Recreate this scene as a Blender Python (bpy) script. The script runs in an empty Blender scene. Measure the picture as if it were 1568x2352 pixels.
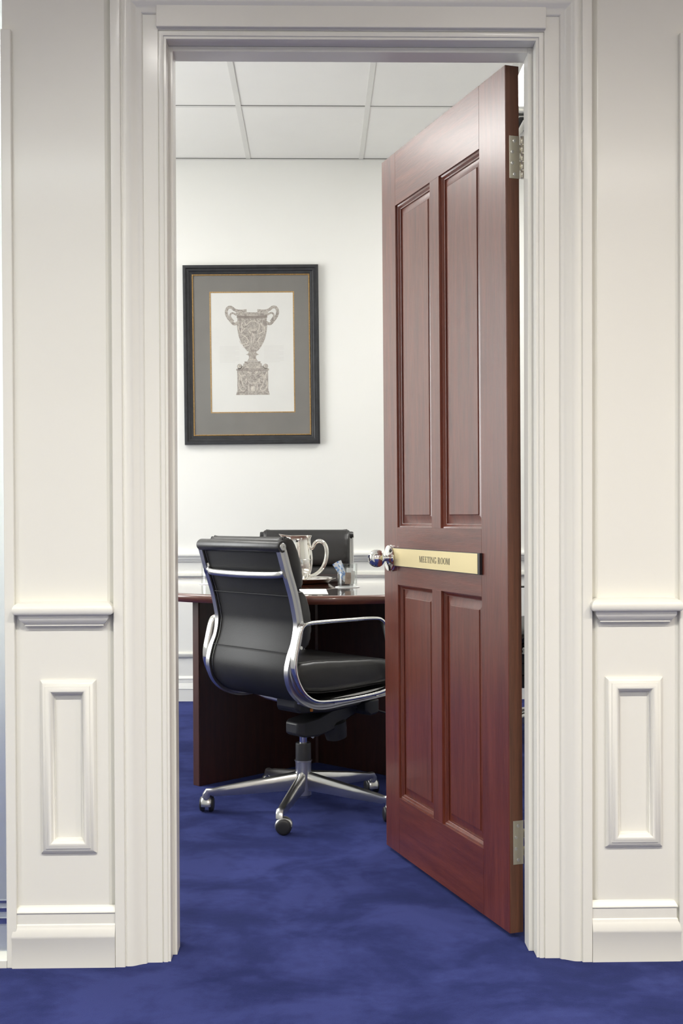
import bpy, bmesh, math, random
from math import sin, cos, pi, radians, sqrt, atan2
from mathutils import Vector, Matrix, Euler
random.seed(7)
scn = bpy.context.scene
COL = scn.collection

# ------------------------------------------------------------------ mesh builder
class MB:
    def __init__(s): s.v = []; s.f = []; s.mi = []; s.cur = 0
    def quadset(s, vs, fs):
        o = len(s.v); s.v += [tuple(p) for p in vs]
        for f in fs: s.f.append([i + o for i in f]); s.mi.append(s.cur)
    def box(s, x0, x1, y0, y1, z0, z1):
        vs = [(x, y, z) for x in (x0, x1) for y in (y0, y1) for z in (z0, z1)]
        s.quadset(vs, [(0,1,3,2),(4,6,7,5),(0,4,5,1),(2,3,7,6),(0,2,6,4),(1,5,7,3)])
        return s
    def loft(s, rings, closed=True, cap0=True, cap1=True, loop=False):
        n = len(rings[0]); vs = [p for r in rings for p in r]; fs = []
        m = len(rings)
        for i in range(m if loop else m - 1):
            j = (i + 1) % m
            for k in range(n if closed else n - 1):
                l = (k + 1) % n
                fs.append((i*n+k, i*n+l, j*n+l, j*n+k))
        if closed and not loop:
            if cap0: fs.append(tuple(range(n - 1, -1, -1)))
            if cap1: fs.append(tuple((m-1)*n + k for k in range(n)))
        s.quadset(vs, fs); return s
    def lathe(s, prof, c=(0,0,0), seg=40, ax=None, cap=True):
        # prof: (r, h); axis +z unless ax is a matrix
        rings = []
        for r, h in prof:
            ring = []
            for k in range(seg):
                a = 2*pi*k/seg; p = Vector((r*cos(a), r*sin(a), h))
                if ax is not None: p = ax @ p
                ring.append((p.x+c[0], p.y+c[1], p.z+c[2]))
            rings.append(ring)
        s.loft(rings, True, cap, cap); return s
    def tube(s, pts, r, n=12, loop=False, cap=True, flat=None):
        # r float or list; flat=(ra,rb) section scale
        P = [Vector(p) for p in pts]; m = len(P); rings = []
        T = []
        for i in range(m):
            if loop: t = P[(i+1) % m] - P[i-1]
            else: t = P[min(i+1, m-1)] - P[max(i-1, 0)]
            T.append(t.normalized())
        up = Vector((0,0,1)) if abs(T[0].z) < .9 else Vector((1,0,0))
        nrm = (up - T[0]*up.dot(T[0])).normalized()
        for i in range(m):
            nrm = (nrm - T[i]*nrm.dot(T[i])).normalized()
            b = T[i].cross(nrm)
            rr = r[i] if isinstance(r, (list, tuple)) else r
            fa, fb = flat if flat else (1, 1)
            rings.append([tuple(P[i] + nrm*rr*fa*cos(2*pi*k/n) + b*rr*fb*sin(2*pi*k/n)) for k in range(n)])
        s.loft(rings, True, cap, cap, loop); return s
    def planar(s, path, sec, x0, loop=False, scale=None):
        # path of (y,z) in the plane x=x0; sec of (a,b): a along x, b along the in-plane normal
        P = [Vector(p) for p in path]; m = len(P); rings = []
        for i in range(m):
            if loop: t = P[(i+1) % m] - P[i-1]
            else: t = P[min(i+1, m-1)] - P[max(i-1, 0)]
            t.normalize(); nv = Vector((-t.y, t.x)); k = scale(i/(m-1)) if scale else 1
            rings.append([(x0 + a*k, P[i].x + nv.x*b*k, P[i].y + nv.y*b*k) for a, b in sec])
        s.loft(rings, True, True, True, loop); return s
    def xf(s, M, start=0):
        for i in range(start, len(s.v)): s.v[i] = tuple(M @ Vector(s.v[i]))
        return s
    def build(s, name, mats, parent=None, smooth=35, bevel=0, sub=0):
        me = bpy.data.meshes.new(name); me.from_pydata(s.v, [], s.f); 
        if not isinstance(mats, (list, tuple)): mats = [mats]
        for m in mats: me.materials.append(m)
        for p, i in zip(me.polygons, s.mi): p.material_index = i
        bm = bmesh.new(); bm.from_mesh(me); bmesh.ops.recalc_face_normals(bm, faces=bm.faces); bm.to_mesh(me); bm.free()
        if smooth:
            me.shade_smooth(); me.set_sharp_from_angle(angle=radians(smooth))
        o = bpy.data.objects.new(name, me); COL.objects.link(o)
        if parent is not None: o.parent = parent
        if bevel:
            b = o.modifiers.new('bevel', 'BEVEL'); b.width = bevel; b.segments = 2; b.limit_method = 'ANGLE'; b.angle_limit = radians(40)
        if sub:
            b = o.modifiers.new('sub', 'SUBSURF'); b.levels = sub; b.render_levels = sub
        return o

def crom(pts, k=8, loop=False):
    P = [Vector(p) for p in pts]; n = len(P); out = []
    for i in range(n if loop else n - 1):
        if loop: a, b, c, d = P[i-1], P[i], P[(i+1) % n], P[(i+2) % n]
        else: a, b, c, d = P[max(i-1,0)], P[i], P[i+1], P[min(i+2, n-1)]
        for j in range(k):
            t = j/k
            out.append(0.5*((2*b) + (c-a)*t + (2*a-5*b+4*c-d)*t*t + (3*b-a-3*c+d)*t**3))
    if not loop: out.append(P[-1])
    return out
def rrect(w, h, r, n=4):
    out = []
    for cx, cy, a0 in ((w-r,h-r,0),(-w+r,h-r,90),(-w+r,-h+r,180),(w-r,-h+r,270)):
        for k in range(n+1):
            a = radians(a0 + 90*k/n); out.append((cx + r*cos(a), cy + r*sin(a)))
    return out

def tag(o, label=None, cat=None, group=None, kind=None):
    if label: o['label'] = label
    if cat: o['category'] = cat
    if group: o['group'] = group
    if kind: o['kind'] = kind
    return o
def struct(o, label=None, cat=None):
    o['kind'] = 'structure'
    if label: o['label'] = label
    if cat: o['category'] = cat
    return o
def empty(name, loc, rz=0):
    o = bpy.data.objects.new(name, None); COL.objects.link(o); o.location = loc; o.rotation_euler = (0,0,rz)
    o.empty_display_size = .05
    return o
def copy_tree(o, parent=None):
    c = o.copy(); COL.objects.link(c)
    if parent is not None: c.parent = parent
    for ch in list(o.children): copy_tree(ch, c)
    return c

# ------------------------------------------------------------------ materials
def new_mat(name):
    m = bpy.data.materials.new(name); m.use_nodes = True
    nt = m.node_tree; b = nt.nodes['Principled BSDF']
    return m, nt, b
def tex(nt, scale, detail=4, rough=.5, dist=0, stretch=(1,1,1)):
    tc = nt.nodes.new('ShaderNodeTexCoord'); mp = nt.nodes.new('ShaderNodeMapping'); mp.inputs['Scale'].default_value = stretch
    nz = nt.nodes.new('ShaderNodeTexNoise'); nz.inputs['Scale'].default_value = scale; nz.inputs['Detail'].default_value = detail
    nz.inputs['Roughness'].default_value = rough; nz.inputs['Distortion'].default_value = dist
    nt.links.new(tc.outputs['Object'], mp.inputs['Vector']); nt.links.new(mp.outputs['Vector'], nz.inputs['Vector'])
    return nz
def ramp(nt, src, stops):
    r = nt.nodes.new('ShaderNodeValToRGB'); e = r.color_ramp.elements
    while len(e) < len(stops): e.new(.5)
    for el, (p, c) in zip(e, stops): el.position = p; el.color = (*c, 1)
    nt.links.new(src, r.inputs['Fac']); return r
def bump(nt, b, src, strength, dist):
    n = nt.nodes.new('ShaderNodeBump'); n.inputs['Strength'].default_value = strength; n.inputs['Distance'].default_value = dist
    nt.links.new(src, n.inputs['Height']); nt.links.new(n.outputs['Normal'], b.inputs['Normal'])
def mat(name, c, rough=.5, metal=0, coat=0, var=.04, scale=6, bmp=0, bscale=80, spec=.5, coat_r=.05, sheen=0):
    m, nt, b = new_mat(name)
    lo = tuple(max(0, x*(1-var)) for x in c); hi = tuple(min(1, x*(1+var)) for x in c)
    nz = tex(nt, scale); r = ramp(nt, nz.outputs['Fac'], [(.3, lo), (.7, hi)])
    nt.links.new(r.outputs['Color'], b.inputs['Base Color'])
    b.inputs['Roughness'].default_value = rough; b.inputs['Metallic'].default_value = metal
    b.inputs['Specular IOR Level'].default_value = spec
    b.inputs['Coat Weight'].default_value = coat; b.inputs['Coat Roughness'].default_value = coat_r
    if sheen: b.inputs['Sheen Weight'].default_value = sheen
    if bmp:
        bump(nt, b, tex(nt, bscale, 3).outputs['Fac'], bmp, .002)
    return m
def wood(name, c0, c1, stretch, rough=.35, coat=.3, coat_r=.2, bmp=.12, spec=.5):
    m, nt, b = new_mat(name)
    n1 = tex(nt, 9, 6, .6, .6, stretch); n2 = tex(nt, 60, 4, .6, .2, stretch)
    mx = nt.nodes.new('ShaderNodeMath'); mx.operation = 'MULTIPLY_ADD'; mx.inputs[1].default_value = .45
    nt.links.new(n2.outputs['Fac'], mx.inputs[0]); nt.links.new(n1.outputs['Fac'], mx.inputs[2])
    r = ramp(nt, mx.outputs['Value'], [(.45, c0), (.95, c1)])
    nt.links.new(r.outputs['Color'], b.inputs['Base Color'])
    b.inputs['Roughness'].default_value = rough; b.inputs['Coat Weight'].default_value = coat; b.inputs['Coat Roughness'].default_value = coat_r
    b.inputs['Specular IOR Level'].default_value = spec
    bump(nt, b, n2.outputs['Fac'], bmp, .0015)
    return m
def glass_film(name, tint=(1,1,1), rough=0.0, ior=1.45):
    # clear thin sheet: straight-through transmission plus fresnel reflection
    m, nt, b = new_mat(name); nt.nodes.remove(b); out = nt.nodes['Material Output']
    tr = nt.nodes.new('ShaderNodeBsdfTransparent'); tr.inputs[0].default_value = (*tint, 1)
    gl = nt.nodes.new('ShaderNodeBsdfGlossy'); gl.inputs['Roughness'].default_value = rough
    fr = nt.nodes.new('ShaderNodeFresnel'); ge = nt.nodes.new('ShaderNodeNewGeometry'); mi = nt.nodes.new('ShaderNodeMapRange')
    mi.inputs['To Min'].default_value = ior; mi.inputs['To Max'].default_value = 1/ior
    nt.links.new(ge.outputs['Backfacing'], mi.inputs['Value']); nt.links.new(mi.outputs['Result'], fr.inputs['IOR'])
    mx = nt.nodes.new('ShaderNodeMixShader')
    nt.links.new(fr.outputs[0], mx.inputs[0]); nt.links.new(tr.outputs[0], mx.inputs[1]); nt.links.new(gl.outputs[0], mx.inputs[2])
    nt.links.new(mx.outputs[0], out.inputs['Surface']); return m

M = {}
M['paint'] = mat('cream_gloss_paint', (.80,.79,.725), rough=.32, var=.012, scale=2, coat=.15, coat_r=.12)
M['wall'] = mat('cream_wall_paint', (.87,.865,.82), rough=.55, var=.012, scale=2)
M['wallc'] = mat('corridor_wall_paint', (.80,.775,.72), rough=.5, var=.012, scale=2)
M['tile'] = mat('ceiling_tile', (.93,.92,.87), rough=.9, var=.015, scale=3)
M['tee'] = mat('ceiling_grid', (.80,.79,.74), rough=.5, var=.01)
M['gridshade'] = mat('ceiling_grid_shadow', (.25,.25,.23), rough=.9)  # dark colour for the shadow lines along the ceiling grid
M['doorV'] = wood('mahogany_vertical', (.082,.0140,.0070), (.185,.042,.020), (5,5,.35), rough=.34, coat=.52, coat_r=.22, spec=.30, bmp=.28)
M['doorH'] = wood('mahogany_horizontal', (.082,.0140,.0070), (.185,.042,.020), (.35,5,5), rough=.34, coat=.52, coat_r=.22, spec=.30, bmp=.28)
M['doorE'] = wood('mahogany_edge', (.070,.026,.013), (.150,.055,.027), (6,6,.3), rough=.5, coat=.1)
M['tabwood'] = wood('dark_table_wood', (.020,.0055,.0045), (.050,.014,.010), (5,5,.4), rough=.4, coat=.3, coat_r=.15, bmp=.03)
M['tabtop'] = wood('table_top_wood', (.045,.012,.008), (.10,.030,.018), (.4,5,5), rough=.12, coat=1, coat_r=.01, bmp=.0, spec=.8)
M['tabedge'] = wood('table_edge_wood', (.10,.03,.02), (.19,.065,.04), (.4,.4,5), rough=.3, coat=.6, coat_r=.1, bmp=.03)
M['paneledge'] = wood('panel_edge_wood', (.045,.014,.010), (.085,.030,.020), (5,5,.4), rough=.45, coat=.2)
M['chrome'] = mat('polished_aluminium', (.78,.78,.77), rough=.12, metal=1, var=.02)
M['alu'] = mat('satin_aluminium', (.60,.60,.59), rough=.29, metal=1, var=.03)
M['mirror'] = mat('polished_chrome', (.86,.85,.83), rough=.04, metal=1, var=.01)
M['silver'] = mat('silver_plate', (.90,.88,.83), rough=.12, metal=1, var=.02)
M['steel'] = mat('satin_hinge_steel', (.62,.59,.50), rough=.25, metal=1, var=.05, scale=20)
M['brass'] = mat('pale_brass', (.66,.56,.31), rough=.42, metal=.6, var=.03)
M['black'] = mat('black_plastic', (.022,.022,.024), rough=.45, var=.1)
M['blackgl'] = mat('black_edge', (.012,.010,.012), rough=.3)
M['ink'] = mat('dark_ink', (.055,.045,.015), rough=.5)
M['leather'] = mat('black_leather', (.021,.020,.020), rough=.38, var=.15, scale=12, bmp=.22, bscale=55, spec=.55)
M['sling'] = mat('black_leather_back', (.017,.017,.017), rough=.52, var=.12, scale=9, bmp=.12, bscale=220, spec=.38)
M['frame'] = mat('black_picture_frame', (.024,.025,.028), rough=.42, var=.25, scale=30, bmp=.1, bscale=150)
M['mat'] = mat('grey_mount_card', (.20,.19,.175), rough=.85, var=.04, scale=12)
M['gold'] = mat('gilt_trim', (.50,.31,.12), rough=.4, metal=.6, var=.3, scale=200)
M['paper'] = mat('print_paper', (.73,.725,.69), rough=.8, var=.02, scale=6)
M['white'] = mat('white_paper', (.86,.86,.85), rough=.8, var=.01)
M['blue'] = mat('blue_sachet', (.10,.30,.78), rough=.5, var=.5, scale=90)
M['brown'] = mat('brown_sachet', (.42,.31,.25), rough=.6, var=.2, scale=60)
M['orange'] = mat('orange_plastic', (.75,.25,.03), rough=.4)
M['glassfilm'] = glass_film('picture_glass')
M['tabglass'] = glass_film('tumbler_glass', (.965,.975,.97), 0.02, 1.5)

# engraved urn: taupe ink with pale carved relief lines
def urn_mat():
    m, nt, b = new_mat('engraved_ink')
    vo = nt.nodes.new('ShaderNodeTexVoronoi'); vo.feature = 'DISTANCE_TO_EDGE'; vo.inputs['Scale'].default_value = 34
    nz = tex(nt, 26, 5, .6, 1.5); nt.links.new(nz.outputs['Color'], vo.inputs['Vector'])
    tc = nt.nodes.new('ShaderNodeTexCoord')
    ad = nt.nodes.new('ShaderNodeMixRGB'); ad.blend_type = 'ADD'; ad.inputs[0].default_value = .10
    nt.links.new(tc.outputs['Object'], ad.inputs[1]); nt.links.new(nz.outputs['Color'], ad.inputs[2])
    nt.links.new(ad.outputs[0], vo.inputs['Vector'])
    r = ramp(nt, vo.outputs['Distance'], [(.0, (.56,.52,.46)), (.10, (.36,.325,.29)), (.35, (.28,.245,.22))])
    nt.links.new(r.outputs['Color'], b.inputs['Base Color']); b.inputs['Roughness'].default_value = .85
    return m
M['urn'] = urn_mat()
M['urnlight'] = mat('engraved_relief', (.62,.58,.51), rough=.85, var=.15, scale=80)
M['urndark'] = mat('engraved_shade', (.26,.225,.20), rough=.85, var=.15, scale=80)
M['faint'] = mat('faint_ink', (.68,.67,.64), rough=.85, var=.02)

def carpet_mat():
    m, nt, b = new_mat('blue_carpet')
    big = tex(nt, 3.4, 5, .58, .5, (1,1.15,1)); fine = tex(nt, 420, 3, .6)
    mid = tex(nt, 26, 4, .6)
    a = nt.nodes.new('ShaderNodeMath'); a.operation = 'MULTIPLY_ADD'; a.inputs[1].default_value = .22
    nt.links.new(mid.outputs['Fac'], a.inputs[0]); nt.links.new(big.outputs['Fac'], a.inputs[2])
    a2 = nt.nodes.new('ShaderNodeMath'); a2.operation = 'MULTIPLY_ADD'; a2.inputs[1].default_value = .14
    nt.links.new(fine.outputs['Fac'], a2.inputs[0]); nt.links.new(a.outputs[0], a2.inputs[2])
    r = ramp(nt, a2.outputs[0], [(.46, (.0095,.0142,.070)), (.62, (.0152,.0212,.098)), (.78, (.034,.044,.165))])
    nt.links.new(r.outputs['Color'], b.inputs['Base Color'])
    b.inputs['Roughness'].default_value = .95; b.inputs['Specular IOR Level'].default_value = .1
    b.inputs['Sheen Weight'].default_value = .12; b.inputs['Sheen Roughness'].default_value = .5
    b.inputs['Sheen Tint'].default_value = (.30,.37,1,1)
    bump(nt, b, fine.outputs['Fac'], .5, .004)
    return m
M['carpet'] = carpet_mat()
def frosted():
    m, nt, b = new_mat('frosted_glass')
    b.inputs['Base Color'].default_value = (.88,.92,.93,1); b.inputs['Roughness'].default_value = .75
    b.inputs['Transmission Weight'].default_value = .82; b.inputs['IOR'].default_value = 1.1
    return m
M['frost'] = frosted()
def emit(name, c, s):
    m, nt, b = new_mat(name); b.inputs['Emission Color'].default_value = (*c,1); b.inputs['Emission Strength'].default_value = s
    b.inputs['Base Color'].default_value = (.8,.8,.8,1); return m
M['lamp'] = emit('lit_diffuser', (1,.985,.95), 16.8)
M['lampc'] = emit('lit_downlight', (1,.90,.78), 14.0)

# ------------------------------------------------------------------ dimensions
CAMH = .995
LX, RX, TZ = -.3275, .4925, 2.050        # jamb lining
SLX, SRX, STZ = -.318, .4815, 2.038      # door stop
YF, YREC, YIN, YSTOP0, YSTOP1, YROOM = 2.668, 2.682, 2.700, 2.741, 2.795, 2.834
YBACK, ZCEIL = 6.52, 2.903
WXL, WXR = -2.75, 2.60                   # meeting room side walls

# ------------------------------------------------------------------ setting
b = MB()
nx, ny = 1, 1
b.box(-3.6, 3.2, -1.7, 6.6, -.05, 0)
struct(b.build('floor', M['carpet'], smooth=0), 'royal blue cut pile carpet running from corridor into meeting room', 'carpet')

# front wall: core slab pieces round the opening, the recesses, header and stiles
b = MB()
CO_L, CO_R = LX - .02, RX + .02
YC = YREC + .014
b.box(-.684, CO_L, YC, YROOM, 0, 2.95); b.box(CO_R, 3.2, YC, YROOM, 0, 2.95)
b.loft([[(-.684,YC,z),(-.684,YREC,z),(-.461,YREC,z),(-.449,YREC + .008,z),(-.440,YC,z)] for z in (0, 2.95)])
b.loft([[(3.2,YC,z),(3.2,YREC,z),(.6270,YREC,z),(.6250,YREC + .0008,z),(.610,YC,z)] for z in (0, 2.95)])
b.box(CO_L, CO_R, YREC, YROOM, TZ + .02, 2.95)
b.box(-3.6, -.684, YREC, YROOM, 2.30, 2.95)
b.box(-3.6, -2.0, YREC, YROOM, 0, 2.30)
b.box(-.684, -.662, YF, YREC, 0, 2.058); b.box(.806, .86, YF, YREC, 0, 2.058)
b.box(.86, 3.2, YF + .004, YREC, 0, 2.058)
o = b.build('wall_front', M['paint'], smooth=0, bevel=.002)
struct(o, 'cream panelled corridor wall round the doorway', 'wall')

b = MB()
b.box(WXL - .1, WXR + .1, YBACK, YBACK + .08, 0, ZCEIL + .06)
struct(b.build('wall_back', M['wall'], smooth=0), 'cream far wall of the meeting room', 'wall')
b = MB(); b.box(WXL - .1, WXL, YROOM, 3.5, 0, ZCEIL + .06); b.box(WXL - .1, WXL, 5.9, YBACK, 0, ZCEIL + .06)
b.box(WXL - .1, WXL, 3.5, 5.9, 0, .75); b.box(WXL - .1, WXL, 3.5, 5.9, 2.35, ZCEIL + .06)
struct(b.build('wall_left', M['wall'], smooth=0), 'left wall of the meeting room', 'wall')
b = MB(); b.box(WXR, WXR + .1, YROOM, YBACK, 0, ZCEIL + .06)
struct(b.build('wall_right', M['wall'], smooth=0), 'right wall of the meeting room', 'wall')

wt = empty('fill_window', (WXL - .05, 4.7, .75)); struct(wt, 'unseen window added in the left meeting room wall for fill light', 'window')  # unseen window, added to let more light into the room
b = MB(); b.box(-.03,.03,-1.2,-1.14,0,1.6); b.box(-.03,.03,1.14,1.2,0,1.6); b.box(-.03,.03,-.03,.03,.06,1.54); b.box(-.03,.03,-1.14,1.14,0,.06); b.box(-.03,.03,-1.14,1.14,1.54,1.6)
b.build('fill_window_frame', M['paint'], wt, smooth=0)
b = MB(); b.box(-.003,.003,-1.14,-.03,.06,1.54); b.box(-.003,.003,.03,1.14,.06,1.54); b.build('pane', M['glassfilm'], wt, smooth=0)

# meeting room ceiling: tiles 0.6 x 1.2 in a tee grid, one structure
gx = [-.355 + .602*k for k in range(-5, 6)]
gx = [x for x in gx if WXL < x < WXR]
gy = [5.679 - 1.2*k for k in range(0, 3)]
xs = [WXL] + gx + [WXR]; ys = [YROOM] + sorted(gy) + [YBACK]
lamp_cells = []
b = MB()
random.seed(3)
holes = {(.247 + .602, 4.479), (.247 - 3*.602, 4.479)}
vent_cell = (.849, 5.679)
for i in range(len(xs) - 1):
    for j in range(len(ys) - 1):
        x0, x1, y0, y1 = xs[i], xs[i+1], ys[j], ys[j+1]
        if abs(y0 - 4.479) < .01 and (abs(x0 - .849) < .01 or abs(x0 + 2.161) < .01):
            lamp_cells.append((x0, x1, y0, y1)); continue
        if abs(y0 - 5.679) < .01 and abs(x0 - .849) < .01: continue
        dz = random.uniform(-.0008, .0008)
        b.cur = 0; b.box(x0 + .004, x1 - .004, y0 + .004, y1 - .004, ZCEIL + dz, ZCEIL + .015)
b.cur = 1
for x in gx: b.box(x - .012, x + .012, YROOM, YBACK, ZCEIL - .003, ZCEIL + .002)
for y in gy:
    for i in range(len(xs) - 1):
        b.box(xs[i] + (.0125 if i else 0), xs[i+1] - (.0125 if i < len(xs)-2 else 0), y - .012, y + .012, ZCEIL - .003, ZCEIL + .002)
        b.cur = 2; b.box(xs[i] + .013, xs[i+1] - .013, y - .0135, y - .0121, ZCEIL - .0035, ZCEIL + .002); b.cur = 1  # thin dark strip stands in for the shadow beside the tee
b.box(WXL, WXR, YBACK - .022, YBACK, ZCEIL - .004, ZCEIL + .002)
b.cur = 2; b.box(WXL, WXR, YBACK - .0235, YBACK - .0221, ZCEIL - .0045, ZCEIL); b.cur = 1
b.box(WXL, WXR, YROOM, YROOM + .022, ZCEIL - .004, ZCEIL + .002)
b.cur = 0; b.box(WXL, WXR, YROOM, YBACK, ZCEIL + .03, ZCEIL + .05)
struct(b.build('ceiling', [M['tile'], M['tee'], M['gridshade']], smooth=0), 'white tiled suspended ceiling of the meeting room', 'ceiling')

lab = ['lit fluorescent ceiling panel, left of the doorway view', 'lit white ceiling panel glimpsed above the open door hinge gap']
for k, (x0, x1, y0, y1) in enumerate(sorted(lamp_cells)):
    t = empty('ceiling_light', ((x0+x1)/2, (y0+y1)/2, ZCEIL)); tag(t, lab[k], 'ceiling light', 'ceiling light panels')
    hx, hy = (x1-x0)/2 - .013, (y1-y0)/2 - .013
    f = MB(); 
    f.box(-hx, hx, -hy, -hy+.02, -.006, .02); f.box(-hx, hx, hy-.02, hy, -.006, .02)
    f.box(-hx, -hx+.02, -hy+.02, hy-.02, -.006, .02); f.box(hx-.02, hx, -hy+.02, hy-.02, -.006, .02)
    f.build('light_frame', M['tee'], t, smooth=0)
    f = MB(); f.box(-hx+.021, hx-.021, -hy+.021, hy-.021, -.002, .012)
    f.build('diffuser', M['lamp'], t, smooth=0)
# four-way louvred air diffuser beside the light panel
t = empty('ceiling_vent', (1.150, 5.995, ZCEIL)); tag(t, 'white louvred square ceiling air diffuser behind the open door', 'air vent')
f = MB(); h = .288
f.box(-h, h, -h, -h+.025, -.004, .01); f.box(-h, h, h-.025, h, -.004, .01); f.box(-h, -h+.025, -h+.025, h-.025, -.004, .01); f.box(h-.025, h, -h+.025, h-.025, -.004, .01)
f.build('vent_frame', M['tee'], t, smooth=0)
for r in (.255, .20, .145, .09):
    f = MB(); f.loft([[(-q,-q,z),(q,-q,z),(q,q,z),(-q,q,z)] for q, z in ((r,-.004),(r-.038,.022),(r-.041,.020),(r-.003,-.006))], True, False, False, True)
    f.build('louvre', M['tee'], t, smooth=0)
f = MB(); f.box(-h+.01, h-.01, -h+.01, h-.01, .024, .028); f.build('vent_duct', M['black'], t, smooth=0)

# door lining, stop (jamb)
def frame_boards(b, xl, xr, zt, th, y0, y1):
    b.box(xl - th, xl, y0, y1, 0, zt + th); b.box(xr, xr + th, y0, y1, 0, zt + th); b.box(xl, xr, y0, y1, zt, zt + th)
b = MB(); frame_boards(b, LX, RX, TZ, .0195, YIN + .006, YROOM)
struct(b.build('trim_1', M['paint'], smooth=0, bevel=.001), 'cream door jamb lining the opening', 'door jamb')
b = MB(); frame_boards(b, SLX, SRX, STZ, .0115, YSTOP0, YSTOP1)
b.box(SLX - .0115, SLX, YSTOP0, YSTOP1, 0, .001)
struct(b.build('trim_2', M['paint'], smooth=0, bevel=.0015), 'cream door stop inside the jamb', 'door stop')

# moulded casing swept round the opening with mitred corners
prof = [(0,2.706),(0,2.7005),(.0005,2.700),(.0055,2.700),(.0062,2.6965),(.0072,2.696),(.0150,2.696),(.0157,2.6985),(.0172,2.6985),(.0180,2.6945),(.0505,2.6940),(.0512,2.6905),(.0525,2.6885),(.0545,2.6872),(.0580,2.6865),
        (.0600,2.6858),(.0660,2.6825),(.0720,2.6785),(.0770,2.6755),(.0810,2.6738),(.0860,2.6730),(.0925,2.6728),(.0935,2.6732),(.0942,2.6742),(.0958,2.6742),(.0965,2.6700),(.0975,2.6684),(.0990,2.6680),(.1175,2.6680),(.1185,2.669),(.1185,2.700)]
rings = []
for s_, y in prof:
    rings.append([(LX - s_, y, 0), (LX - s_, y, TZ + s_), (RX + s_, y, TZ + s_), (RX + s_, y, 0)])
b = MB(); b.loft(rings, False)
struct(b.build('trim_3', M['paint'], smooth=38), 'cream moulded architrave framing the doorway', 'architrave')

def rail_run(name, x0, x1, ybase, prof, m, label, cat, ends='LR'):
    # moulding of profile (p, z) along x with mitred returns at both ends
    b = MB(); rings = []
    for p, z in prof:
        if ends:
            a, c = (p if 'L' in ends else 0), (p if 'R' in ends else 0)
            rings.append([(x0 - a, ybase + .001, z), (x0 - a, ybase - p, z), (x1 + c, ybase - p, z), (x1 + c, ybase + .001, z)])
        else: rings.append([(x0, ybase - p, z), (x1, ybase - p, z)])
    b.loft(rings, False)
    return struct(b.build(name, m, smooth=40), label, cat)
railp = [(0,.8085),(.014,.8080),(.024,.8062),(.0305,.8022),(.0345,.7965),(.0358,.7905),(.0350,.7850),(.0330,.7812),(.0300,.7795),(.0240,.7788),(.0240,.7728),(.0225,.7690),(.0190,.7640),(.0155,.7605),(.0135,.7580),(.0125,.7575),(.0125,.7548),(.0110,.7535),(.006,.7530),(0,.7530)]
rail_run('trim_4', -.627, -.480, YREC, railp, M['paint'], 'short cream dado rail left of the doorway', 'dado rail')
rail_run('trim_5', .641, .7725, YREC, [(p, z + .0025) for p, z in railp], M['paint'], 'short cream dado rail right of the doorway', 'dado rail')

def panel_frame(name, x0, x1, z0, z1, ybase, prof, label):
    rings = [[(x0+d, ybase-p, z0+d), (x1-d, ybase-p, z0+d), (x1-d, ybase-p, z1-d), (x0+d, ybase-p, z1-d)] for d, p in prof]
    b = MB(); b.loft(rings, True, False, False)
    return struct(b.build(name, M['paint'], smooth=38), label, 'panel moulding')
pfp = [(0,0),(0,.004),(.0012,.0055),(.004,.0085),(.008,.0115),(.0120,.0132),(.0126,.0146),(.0138,.0150),(.0170,.0170),(.0205,.0182),(.0235,.0180),(.0255,.0165),(.0275,.0125),(.0300,.0075),(.0310,.0070),(.0315,.0035),(.0330,.003),(.0335,0)]
panel_frame('trim_6', -.609, -.4865, .2515, .634, YREC, pfp, 'raised rectangular panel moulding left of the doorway')
panel_frame('trim_7', .642, .7700, .2540, .6335, YREC, pfp, 'raised rectangular panel moulding right of the doorway')

base_p = [(0,.1345),(.002,.1335),(.005,.1310),(.0090,.1235),(.0105,.1215),(.0105,.1200),(.0080,.1190),(.0080,.0955),(.0095,.0945),(.0105,.0925),(.0110,.0890),(.0120,.0870),(.0135,.0830),(.0170,.0710),(.0178,.0690),(.0178,.0660),(.0155,.0640),(.0155,0)]
rail_run('baseboard_left', -.6565, -.4465, YREC, [(min(p,.0165), z) for p, z in base_p], M['paint'], 'moulded cream skirting left of the doorway', 'skirting', 'L')
rail_run('baseboard_right', .6115, .7930, YREC, [(min(p,.0165), z) for p, z in base_p], M['paint'], 'moulded cream skirting right of the doorway', 'skirting', 'R')
# far wall mouldings
rail_run('trim_8', WXL, WXR, YBACK, [(p*.9, z - .003) for p, z in railp], M['wall'], 'cream dado rail along the far meeting room wall', 'dado rail', False)
panel_frame('trim_9', -2.3, 2.3, .232, .697, YBACK, [(d, p*1.0) for d, p in pfp], 'wide raised panel moulding under the far dado rail')
rail_run('baseboard_back', WXL, WXR, YBACK, base_p, M['wall'], 'moulded cream skirting along the far wall', 'skirting', False)

# frosted glazed screen at the far left of the corridor wall
b = MB(); GX0, GX1, GY = -2.0, -.6845, 2.72
zs = [(.020, .078, 0), (.078, .094, 1), (.094, .105, 0), (.105, .117, 1), (.117, .125, 0), (.125, .134, 1), (.134, 2.30, 0)]
wt = empty('window_1', (GX0, GY, 0)); struct(wt, 'frosted glass screen with clear stripes at the left edge', 'window')
for z0, z1, k in zs:
    b.cur = k; b.box(0, GX1 - GX0, 0, .010, z0, z1)
b.build('pane', [M['frost'], M['glassfilm']], wt, smooth=0)
b = MB(); b.box(0, GX1 - GX0, -.05, .02, 0, .016); b.build('window_sill', M['paint'], wt, smooth=0)

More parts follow.
